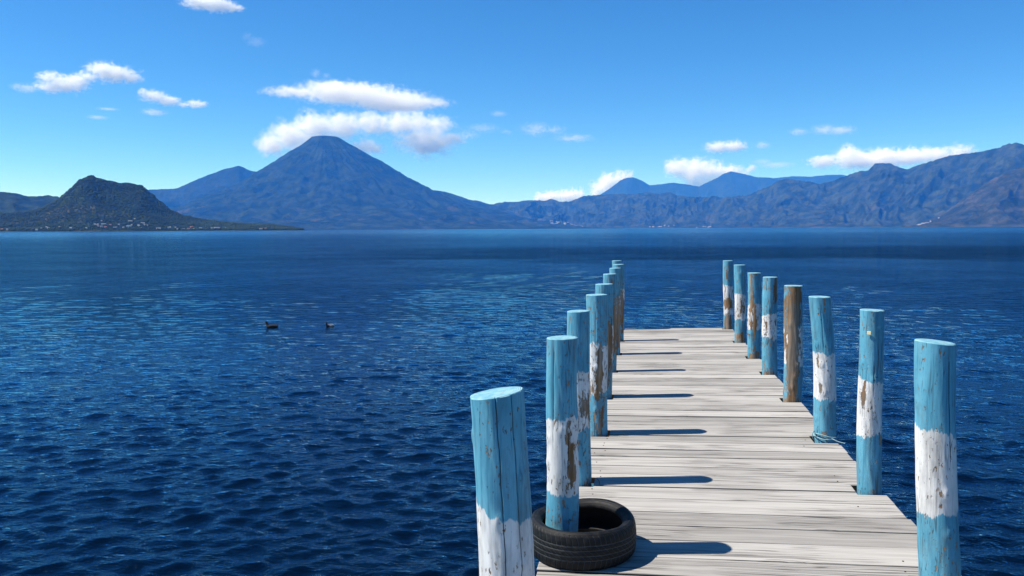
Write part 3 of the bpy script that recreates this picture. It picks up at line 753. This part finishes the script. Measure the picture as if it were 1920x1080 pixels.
def build_post(idx, spec):
    side, x, y, r, H, lx, ly, b1, b2, tilt, wear, label = spec
    r = r*(0.95 if idx else 0.98)
    near = y < 7
    na = 320 if idx == 0 else 144 if near else 88
    z0 = -2.6
    zb = deck_z(x)
    zz = np.concatenate([np.linspace(z0, zb-0.3, 5), np.linspace(zb-0.22, zb+H, 120 if near else 70)])
    a = np.linspace(0, 2*math.pi, na, endpoint=False)          # 0 looks at the viewer, + turns right
    A, Zm = np.meshgrid(a, zz, indexing='ij')
    D = zb+H-Zm                                               # metres below the top
    sd = 100+idx*7
    ca, sa = np.cos(A), np.sin(A)
    taper = 1+0.05*np.clip(D/H, 0, 2)
    lump = fbm(ca*0.9+3*idx, sa*0.9+Zm*1.7, sd, 3)*0.085+fbm(ca*2.2+idx, sa*2.2+Zm*5.0, sd+3, 3)*0.035
    rad_ = r*taper*(1+lump)
    # hewn flat facets
    rad_ = rad_*(1-0.010*np.abs(np.sin(A*3.5+idx)))
    g = np.random.default_rng(900+idx)
    crack = np.zeros_like(A)
    cr = [(8, 0.0, 1.3, 1.0), (42, 0.0, 1.0, 0.9)] if idx == 0 else [(g.uniform(-70, 70), g.uniform(0, 0.5), g.uniform(0.15, 0.55), g.uniform(0.3, 0.9)) for _ in range(3)]
    for ca0, d0, ln, st in cr:
        aa = rad(ca0)+0.035*fbm(Zm*9.0, Zm*0+idx, sd+5, 4)
        da = (A-aa+math.pi) % (2*math.pi)-math.pi
        wdt = 0.019 if idx == 0 else 0.045
        env = np.clip((D-d0)/0.03+1, 0, 1)*np.clip((d0+ln-D)/0.12, 0, 1)
        crack = np.maximum(crack, np.exp(-(da/wdt)**2)*env*st)
    rad_ = rad_-0.005*crack
    knots = [(g.uniform(-80, 80), g.uniform(0.1, 1.0)) for _ in range(5)]
    if idx == 9: knots = [(-78, 0.27), (10, 0.66), (14, 0.84)]
    for kd, kz in knots:
        da = ((A-rad(kd)+math.pi) % (2*math.pi)-math.pi)*r
        q = (da/0.018)**2+((D-kz)/0.022)**2
        rad_ = rad_+0.008*np.exp(-q)-0.006*np.exp(-q*6)
        crack = np.maximum(crack, 0.6*np.exp(-q*8))
    # bare patches
    bare = np.zeros_like(A)
    for wa, wz, ha, hh, st in wear:
        da = (A-rad(wa)+math.pi) % (2*math.pi)-math.pi
        q = (da/rad(ha))**2+((D-wz)/hh)**2
        bare = np.maximum(bare, st*np.exp(-0.8*q))
    bare = bare+0.14*np.clip((0.05-(H-D))/0.05, 0, 1)+(0.09*(1+np.sin(A)) if 1 <= idx < 3 else 0.13 if 3 <= idx < 9 else 0.18 if idx > 11 else -0.13 if idx in (0, 9) else 0.04)+(0.08 if 3 <= idx < 9 else 0.05 if idx > 11 else 0)*np.clip((D-0.3)*3, 0, 1)
    # centre line: lean plus a little crookedness
    tt = (Zm-zb)/H
    bend = 0.022*np.sin(tt*3.0+idx*1.7)*(1.8 if idx == 11 else 1.0)*np.clip(tt, 0, 1)*np.clip(1.2-tt, 0, 1)
    cxl = lx*tt+bend; cyl = ly*tt
    X = cxl+rad_*np.sin(A); Y = cyl-rad_*np.cos(A)
    Z = Zm-zb
    topw = np.clip(1-D/0.12, 0, 1)
    Z = Z+topw*tilt*(X-lx)
    band_t = 0.02*np.sin(A+idx)+(0.05*np.sin(A)*-1 if idx == 0 else 0)
    u1 = -(D-b1)+band_t*-1; u2 = -(D-b2)+band_t*0.6
    co = np.stack([X, Y, Z], -1)
    nz = len(zz)
    me = mesh_np('dock_post', co.reshape(-1, 3), grid_faces(na, nz, True), True, {'u1': u1, 'u2': u2, 'bare': bare, 'crack': crack})
    if me.polygons[na].normal.dot(Vector((co[1, nz//2, 0], co[1, nz//2, 1], 0))) < 0: me.flip_normals()
    o = link('dock_post', me, M['post'], loc=(x, y, zb))
    tag(o, label, 'post', 'painted posts along the dock')
    # sawn end
    ring = co[:, -1, :]
    cen = ring.mean(0)
    rows = [ring+np.array([0, 0, -0.004]), ring*1.0]
    pts = [ring]
    for k, (s, dz) in enumerate(((0.985, 0.003), (0.9, 0.0045), (0.6, 0.004), (0.3, 0.005))):
        pts.append(cen+(ring-cen)*s+np.array([0, 0, dz]))
    V = np.stack(pts, 1)                                       # na, k, 3
    base = np.array([lx, 0, H])
    V = V-base
    co2 = np.vstack([V.reshape(-1, 3), (cen-base+np.array([0, 0, 0.005]))[None]])
    k = V.shape[1]
    f1 = grid_faces(na, k, True)
    i = np.arange(na); i2 = (i+1) % na
    f2 = np.stack([i*k+k-1, i2*k+k-1, np.full(na, len(co2)-1)], -1)
    me2 = mesh_np('sawn_end', co2, [f1, f2], True)
    if me2.polygons[0].normal.z < 0: me2.flip_normals()
    link('sawn_end', me2, M['post_top'], o, tuple(base))
    return o
post_objs = [build_post(i, s) for i, s in enumerate(POSTS)]

# a scrap of cream paper on the second right-hand post
def small_box(name, sx, sy, sz, mat, parent, loc, rz=0.0, bev=0.0):
    bm = bmesh.new(); bmesh.ops.create_cube(bm, size=1.0)
    bmesh.ops.scale(bm, vec=(sx, sy, sz), verts=bm.verts)
    if bev: bmesh.ops.bevel(bm, geom=bm.edges[:], offset=bev, segments=1, affect='EDGES')
    me = bpy.data.meshes.new(name); bm.to_mesh(me); bm.free()
    o = link(name, me, mat, parent, loc); o.rotation_euler = (0, 0, rz)
    return o
small_box('sticker', 0.022, 0.004, 0.020, M['sticker'], post_objs[10], (-0.047, -0.0695, 0.985), rad(-22), 0.0008)

dock = empty('dock', (0.48, 4.0, 0.75))
tag(dock, 'weathered grey plank dock running out into the lake', 'dock')
DX, DY, DZ = dock.location

def build_planks():
    joints = [-2.6]
    g = np.random.default_rng(21)
    while joints[-1] < 3.3: joints.append(joints[-1]+g.uniform(0.2, 0.235))
    joints[-1] = 3.53
    joints += [3.755, 3.975, 4.209, 4.416, 4.627, 4.861, 5.086, 5.34, 5.544, 5.764, 5.959, 6.182, 6.381, 6.611, 6.867, 7.062, 7.289, 7.50, 7.715,
               7.964, 8.20, 8.439, 8.65, 8.86, 9.08, 9.308, 9.52, 9.73, 9.94, 10.13, 10.32, 10.506, 10.686, 10.93, 11.163, 11.503-0.17, 11.503, 11.69, 11.863, 12.122, 12.33, 12.54, 12.758, 12.95, 13.12, 13.30]
    sk = 0.0
    for i in range(len(joints)-1):
        y0, y1 = joints[i], joints[i+1]
        gap = g.choice([0.008, 0.012, 0.017, 0.024], p=[0.25, 0.35, 0.27, 0.13])
        ya, yb = y0+gap*0.5, y1-gap*0.5
        t = np.clip((y0-4)/9.3, 0, 1)
        xl = -0.505+0.075*t+g.normal(0, 0.008); xr = 1.462-0.06*t+g.normal(0, 0.007)
        # notches round the posts
        notch = {'L': None, 'R': None}
        for s in POSTS:
            rr = s[3]*1.07+0.012
            if s[2]+rr > ya and s[2]-rr < yb:
                n = [s[1]-rr, s[1]+rr, max(ya, s[2]-rr), min(yb, s[2]+rr)]
                notch[s[0]] = n
        pts = []
        def side(L, xe):
            n = notch[L]
            if n is None: return [(xe, ya), (xe, yb)]
            xi = n[1] if L == 'L' else n[0]
            a_full = n[2] <= ya+0.03; b_full = n[3] >= yb-0.03
            out = []
            if a_full: out += [(xi, ya)]
            else: out += [(xe, ya), (xe, n[2]), (xi, n[2])]
            if b_full: out += [(xi, yb)]
            else: out += [(xi, n[3]), (xe, n[3]), (xe, yb)]
            return out
        right = side('R', xr)
        left = side('L', xl)[::-1]
        poly = right+left
        cx, cyy = (xl+xr)/2, (ya+yb)/2
        skew = 0.004*g.normal()
        th = 0.042
        bm = bmesh.new()
        vs = [bm.verts.new((px-cx, py-cyy+skew*(px-cx)*0, 0)) for px, py in poly]
        f = bm.faces.new(vs)
        if f.normal.z < 0: f.normal_flip()
        ex = bmesh.ops.extrude_face_region(bm, geom=[f])
        bmesh.ops.translate(bm, vec=(0, 0, -th), verts=[v for v in ex['geom'] if isinstance(v, bmesh.types.BMVert)])
        bmesh.ops.recalc_face_normals(bm, faces=bm.faces)
        top_e = [e for e in bm.edges if all(v.co.z > -0.001 for v in e.verts)]
        bmesh.ops.bevel(bm, geom=top_e, offset=0.005, segments=2, affect='EDGES', profile=0.6)
        me = bpy.data.meshes.new('plank'); bm.to_mesh(me); bm.free()
        zc = deck_z(cx)-DZ+g.normal(0, 0.0022)
        o = link('plank', me, M['deck'], dock, (cx-DX, cyy-DY, zc))
        o.rotation_euler = (g.normal(0, 0.006), -math.atan(SLOPE)+g.normal(0, 0.0015), g.normal(0, 0.0012))
        # nails where the plank crosses the outer beams
        if 3.3 < y0 < 6.2:
            for nx in (-0.30, 1.22):
                for fy in (0.27, 0.72):
                    if g.random() < (0.35 if nx < 0 else 0.72): continue
                    bmn = bmesh.new()
                    bmesh.ops.create_cone(bmn, cap_ends=True, segments=10, radius1=0.0045, radius2=0.004, depth=0.004)
                    mn = bpy.data.meshes.new('nail'); bmn.to_mesh(mn); bmn.free()
                    link('nail', mn, M['nail'], o, (nx-cx+g.normal(0, 0.022), (yb-ya)*(fy-0.5)+g.normal(0, 0.014), 0.0012))
build_planks()

def beam(x, y0, y1, w, h, ztop):
    bm = bmesh.new(); bmesh.ops.create_cube(bm, size=1.0)
    bmesh.ops.scale(bm, vec=(w, y1-y0, h), verts=bm.verts)
    bmesh.ops.bevel(bm, geom=bm.edges[:], offset=0.006, segments=2, affect='EDGES')
    me = bpy.data.meshes.new('beam'); bm.to_mesh(me); bm.free()
    link('beam', me, M['beam'], dock, (x-DX, (y0+y1)/2-DY, ztop-h/2-DZ))
for bx in (-0.27, 0.48, 1.19):
    beam(bx, -2.5, 13.22, 0.10, 0.16, deck_z(bx)-0.050)
for s in POSTS[9:]:
    bm = bmesh.new(); bmesh.ops.create_cube(bm, size=1.0)
    bmesh.ops.scale(bm, vec=(2.05, 0.09, 0.14), verts=bm.verts)
    bmesh.ops.bevel(bm, geom=bm.edges[:], offset=0.006, segments=2, affect='EDGES')
    me = bpy.data.meshes.new('cross_beam'); bm.to_mesh(me); bm.free()
    link('cross_beam', me, M['beam'], dock, (0, s[2]+s[3]+0.06-DY, 0.75-0.050-0.16-0.10-DZ))

# ------------------------------------------------------------------ the tyre
def build_tyre():
    x, y = -0.302, 4.015
    root = empty('tyre', (x, y, deck_z(x)+0.001))
    root.rotation_euler = (0, -math.atan(SLOPE), 0)
    tag(root, 'old black car tyre lying flat around a post on the planks', 'tyre')
    W = 0.19
    def lathe(name, prof, na, groove=None):
        prof = np.array(prof)
        # resample smoothly
        d = np.concatenate([[0], np.cumsum(np.hypot(*np.diff(prof, axis=0).T))])
        n = groove if groove else 24
        s = np.linspace(0, d[-1], n)
        pr = np.interp(s, d, prof[:, 0]); pz = np.interp(s, d, prof[:, 1])
        for _ in range(2 if n > 10 else 0):
            pr[1:-1] = (pr[:-2]+2*pr[1:-1]+pr[2:])/4; pz[1:-1] = (pz[:-2]+2*pz[1:-1]+pz[2:])/4
        a = np.linspace(0, 2*math.pi, na, endpoint=False)
        A, K = np.meshgrid(a, np.arange(n), indexing='ij')
        Rm = pr[K]; Zm = pz[K]
        return A, Rm, Zm, n
    def sag(co):
        a = np.arctan2(co[:, 0], -co[:, 1])
        k = 1+0.010*np.cos(2*a+0.6)+0.006*np.cos(3*a)
        co = co.copy(); co[:, 0] *= k; co[:, 1] *= k
        co[:, 2] += (co[:, 2]/0.19)*(0.006*np.cos(a*2+1.0)+0.004*np.sin(3*a))
        return co
    # tread
    A, Rm, Zm, n = lathe('tread', [(0.262, 0.181), (0.270, 0.170), (0.2745, 0.150), (0.277, 0.12), (0.278, 0.095), (0.277, 0.07), (0.2745, 0.040), (0.270, 0.020), (0.262, 0.009)], 1100, 72)
    gr = np.zeros_like(A)
    for zc in (0.130, 0.108, 0.082, 0.058):
        gr = np.maximum(gr, np.exp(-((Zm-zc)/0.0026)**2))
    per = 62
    def wrap(q): return np.abs((q+0.5) % 1-0.5)
    up = Zm > 0.130
    ph = A/(2*math.pi)*per
    sh = (Zm-0.155)/0.05
    q1 = wrap(ph+0.35*sh+np.where(Zm > 0.166, 9*(Zm-0.166)*2.2, 0))
    g1 = np.exp(-(q1*0.0279/0.0017)**2)*(Zm > 0.130)
    q2 = wrap(ph*0.9355+(Zm-0.1)/0.028)
    g2 = np.exp(-(q2*0.0279/0.0019)**2)*(Zm <= 0.130)*(Zm > 0.058)
    q3 = wrap(ph-0.35*(Zm-0.035)/0.05)
    g3 = np.exp(-(q3*0.0279/0.0017)**2)*(Zm <= 0.058)
    gr = np.maximum(gr, np.maximum(g1, np.maximum(g2, g3))*0.9)
    Rm = Rm-0.0035*gr
    co = sag(np.stack([np.sin(A)*Rm, -np.cos(A)*Rm, Zm], -1).reshape(-1, 3))
    me = mesh_np('tread', co, grid_faces(1100, n, True), True, {'groove': gr})
    link('tread', me, M['rubber'], root)
    def side(name, prof, ridges):
        A, Rm, Zm, n = lathe(name, prof, 180, 44)
        g = np.zeros_like(A)
        for rc in ridges:
            b = np.exp(-((Rm-rc)/0.0018)**2)
            Zm = Zm+0.0016*b*(1 if Zm.mean() > 0.09 else -1)
            g = np.maximum(g, 0.35*b)
        co = sag(np.stack([np.sin(A)*Rm, -np.cos(A)*Rm, Zm], -1).reshape(-1, 3))
        me = mesh_np(name, co, grid_faces(180, n, True), True, {'groove': g})
        link(name, me, M['rubber'], root)
    side('sidewall', [(0.262, 0.181), (0.252, 0.187), (0.238, 0.187), (0.222, 0.181), (0.212, 0.172), (0.2065, 0.163), (0.205, 0.155), (0.2065, 0.149), (0.211, 0.147)], (0.249, 0.232, 0.214))
    side('sidewall', [(0.262, 0.009), (0.252, 0.003), (0.238, 0.003), (0.222, 0.009), (0.212, 0.018), (0.2065, 0.027), (0.205, 0.035), (0.2065, 0.041), (0.211, 0.043)], (0.249, 0.232))
    side('inner_liner', [(0.211, 0.147), (0.222, 0.166), (0.238, 0.176), (0.252, 0.172), (0.262, 0.155), (0.266, 0.12), (0.267, 0.095), (0.266, 0.07), (0.262, 0.035), (0.252, 0.018), (0.238, 0.014), (0.222, 0.024), (0.211, 0.043)], ())
build_tyre()

# ------------------------------------------------------------------ cord round the crooked post, wire by the third left post
def tube(name, pts, r, mat, seg=8, closed=False):
    cu = bpy.data.curves.new(name, 'CURVE'); cu.dimensions = '3D'
    sp = cu.splines.new('NURBS'); sp.points.add(len(pts)-1)
    for p, q in zip(sp.points, pts): p.co = (*q, 1)
    sp.use_endpoint_u = True; sp.order_u = 4; sp.use_cyclic_u = closed
    cu.bevel_depth = r; cu.bevel_resolution = 2; cu.resolution_u = 6
    o = bpy.data.objects.new(name, cu); C.objects.link(o)
    dg = bpy.context.evaluated_depsgraph_get()
    me = bpy.data.meshes.new_from_object(o.evaluated_get(dg))
    C.objects.unlink(o); bpy.data.objects.remove(o); me.name = name
    return me
def cord():
    s = POSTS[11]; x, y, r, zb = s[1], s[2], s[3]*1.06+0.005, deck_z(s[1])
    pts = [(-0.10, -0.05, 0.012), (-0.118, -0.07, 0.05), (-0.10, -0.05, 0.085), (-0.085, -0.03, 0.06)]
    for k in range(22):
        a = rad(-80+k*22)
        pts.append((r*math.sin(a)-0.004, -r*math.cos(a), 0.050-0.0010*k+0.010*math.sin(k*0.9)))
    pts += [(0.03, -0.105, 0.03), (0.07, -0.115, 0.012), (0.11, -0.13, 0.008)]
    o = link('cord', tube('cord', pts, 0.0035, M['wire']), M['wire'], loc=(x, y, zb))
    tag(o, 'thin pale cord looped around the foot of the crooked post', 'cord')
    s = POSTS[2]; x, y, r, zb = s[1], s[2], s[3]*1.06, deck_z(s[1])
    pts = [(r*0.8, -r*0.75, 0.003), (r+0.01, -r*0.7, 0.035), (r+0.03, -r*0.65, 0.05), (r+0.05, -r*0.6, 0.03), (r+0.052, -r*0.6, 0.003)]
    o = link('wire', tube('wire', pts, 0.0022, M['nail']), M['nail'], loc=(x, y, zb))
    tag(o, 'small loop of wire at the foot of a left-row post', 'wire')
cord()

# ------------------------------------------------------------------ two water birds
def duck(loc, rz, label, s=1.0, pale=False):
    root = empty('duck', loc); root.rotation_euler = (0, 0, rz); root.scale = (s, s, s)
    tag(root, label, 'duck', 'ducks on the lake')
    # body, neck and head as one surface: rings along a spine; +x is forward
    spine = [(-0.175, 0.055, 0.006, 0.004), (-0.15, 0.045, 0.026, 0.012), (-0.11, 0.030, 0.052, 0.030), (-0.05, 0.020, 0.074, 0.048), (0.02, 0.016, 0.078, 0.052),
             (0.08, 0.022, 0.062, 0.048), (0.115, 0.045, 0.040, 0.040), (0.125, 0.085, 0.024, 0.024), (0.130, 0.115, 0.024, 0.025), (0.143, 0.138, 0.028, 0.027), (0.165, 0.142, 0.022, 0.020), (0.182, 0.136, 0.010, 0.009)]
    rings = []
    n = 18
    for i, (px, pz, ry, rz_) in enumerate(spine):
        a = Vector(spine[max(i-1, 0)][:2]); b = Vector(spine[min(i+1, len(spine)-1)][:2])
        t = (b-a).normalized(); nx, nz = -t.y, t.x
        rings.append([(px+nx*rz_*math.cos(q), ry*math.sin(q), pz+nz*rz_*math.cos(q)) for q in np.linspace(0, 2*math.pi, n, endpoint=False)])
    co = np.array(rings).transpose(1, 0, 2)
    k = len(spine)
    V = np.vstack([co.reshape(-1, 3), co[:, 0].mean(0)[None], co[:, -1].mean(0)[None]])
    i = np.arange(n); i2 = (i+1) % n
    me = mesh_np('body', V, [grid_faces(n, k, True), np.stack([i, i2, i*0], -1)*np.array([k, k, 0])+np.array([0, 0, n*k]), np.stack([i2*k+k-1, i*k+k-1, i*0+n*k+1], -1)], True)
    bm = bmesh.new(); bm.from_mesh(me); bmesh.ops.recalc_face_normals(bm, faces=bm.faces); bm.to_mesh(me); bm.free()
    b = link('body', me, M['duck'], root)
    md = b.modifiers.new('round', 'SUBSURF'); md.levels = 1; md.render_levels = 1
    bm = bmesh.new()
    bmesh.ops.create_cone(bm, cap_ends=True, segments=10, radius1=0.012, radius2=0.005, depth=0.045)
    bmesh.ops.scale(bm, vec=(0.6, 1, 1), verts=bm.verts)
    bmesh.ops.rotate(bm, cent=(0, 0, 0), matrix=Matrix.Rotation(rad(96), 3, 'Y'), verts=bm.verts)
    me = bpy.data.meshes.new('bill'); bm.to_mesh(me); bm.free()
    link('bill', me, M['bill'], root, (0.198, 0, 0.130))
    for sd in (-1, 1):
        bm = bmesh.new(); bmesh.ops.create_uvsphere(bm, u_segments=16, v_segments=10, radius=1.0)
        for v in bm.verts:
            v.co = Vector((v.co.x*0.10-0.015*v.co.z, v.co.y*0.020, v.co.z*(0.030 if v.co.x > 0 else 0.030*(1+0.8*v.co.x*0.7))))
        me = bpy.data.meshes.new('wing'); bm.to_mesh(me); bm.free()
        for p in me.polygons: p.use_smooth = True
        w = link('wing', me, M['duck_pale'] if pale else M['duck'], root, (-0.035, sd*0.066, 0.040))
duck((-9.1, 18.49, -0.012), rad(180+8), 'long dark duck swimming left on the open water', 1.0)
duck((-7.71, 18.78, -0.01), rad(180+62), 'small duck with pale side, right of the other duck', 0.78, True)

# ------------------------------------------------------------------ houses along the shores
def house_mesh(name, L, Wd, H, rf, wall, roof):
    co = [(-L, -Wd, -4), (L, -Wd, -4), (L, Wd, -4), (-L, Wd, -4), (-L, -Wd, H), (L, -Wd, H), (L, Wd, H), (-L, Wd, H), (-L, 0, H+rf*0.97), (L, 0, H+rf*0.97)]
    me = bpy.data.meshes.new('house')
    e = 1.12
    co += [(-L*e, -Wd*e, H-0.1), (L*e, -Wd*e, H-0.1), (L*e, 0, H+rf+0.3), (-L*e, 0, H+rf+0.3), (-L*e, Wd*e, H-0.1), (L*e, Wd*e, H-0.1)]
    fc = [(0, 1, 5, 4), (1, 2, 6, 9, 5), (2, 3, 7, 6), (3, 0, 4, 8, 7), (10, 11, 12, 13), (13, 12, 15, 14)]
    me.from_pydata(co, [], fc)
    me.materials.append(wall); me.materials.append(roof)
    for i, p in enumerate(me.polygons): p.material_index = 1 if i >= 4 else 0
    me.update()
    return me
hm = [house_mesh('house', 6, 4, 5, 2, M['house_white'], M['roof_grey']), house_mesh('house', 9, 5, 6, 2.2, M['house_cream'], M['roof_red']),
      house_mesh('house', 13, 6, 6, 1.6, M['house_white'], M['roof_grey']), house_mesh('house', 5, 4, 4, 1.8, M['house_cream'], M['roof_grey'])]
dg = bpy.context.evaluated_depsgraph_get()
def ground(az, r):
    x, y = math.sin(rad(az))*r, math.cos(rad(az))*r
    ok, p, nrm, i, ob, mt = scene.ray_cast(dg, Vector((x, y, 1500.0)), Vector((0, 0, -1)), distance=1530.0)
    k = 0
    while ok and ob.name.split('.')[0] in ('haze', 'forest', 'cloud', 'house') and k < 30:
        ok, p, nrm, i, ob, mt = scene.ray_cast(dg, p-Vector((0, 0, 0.05)), Vector((0, 0, -1)), distance=1600.0)
        k += 1
    return (p, ob.name) if ok else (None, None)
def houses(spots, label, group, big=1.0, seed=1, lift=2.0):
    g = np.random.default_rng(seed)
    for az, r, k in spots:
        p, nm = ground(az, r)
        if p is None or nm == 'lake' or p.z < 0.5: continue
        o = bpy.data.objects.new('house', hm[k]); C.objects.link(o)
        o.location = (p.x, p.y, p.z+lift)
        o.rotation_euler = (0, 0, -rad(az)+g.normal(0, 0.35))
        s = big*g.uniform(0.8, 1.25); o.scale = (s, s, s)
        tag(o, label.replace('pale house', ('white house', 'red-roofed house', 'long white house', 'cream house')[k]).replace('white house in', ('white house in', '', 'long white house in', 'cream house in')[k]), 'house', group)
g = np.random.default_rng(44)
def cluster(az, r, daz, dr, n, ks=(0, 1, 2, 3)):
    return [(az+g.normal(0, daz), r+abs(g.normal(0, dr)), int(g.choice(ks))) for _ in range(n)]
houses(cluster(-37.0, 3210, 0.9, 110, 10, (0, 1, 2, 3))+cluster(-34.6, 3215, 1.0, 120, 13, (0, 2, 3, 3))+cluster(-32.2, 3240, 0.8, 70, 9)+cluster(-40.2, 3190, 1.3, 110, 12, (1, 3, 0))+cluster(-28.5, 3290, 1.4, 30, 6),
       'tiny pale house among trees on the shore of the wooded hill', 'houses below the wooded hill', 0.5, 2, 2.2)
houses(cluster(-5.6, 11600, 0.7, 300, 46, (0, 2, 0, 2)), 'tiny white house in the village right of the volcano', 'houses in the village across the lake', 1.35, 3)
houses(cluster(1.0, 11250, 0.5, 100, 12, (0, 2))+cluster(4.4, 10700, 0.7, 160, 16, (0, 2, 3)), 'tiny pale house at the foot of the long range', 'houses below the long range', 1.1, 4)
houses(cluster(17.7, 8500, 0.30, 300, 15, (0, 3, 0, 2)), 'tiny white house in the village near the brown slope', 'houses in the village by the brown slope', 0.9, 5)
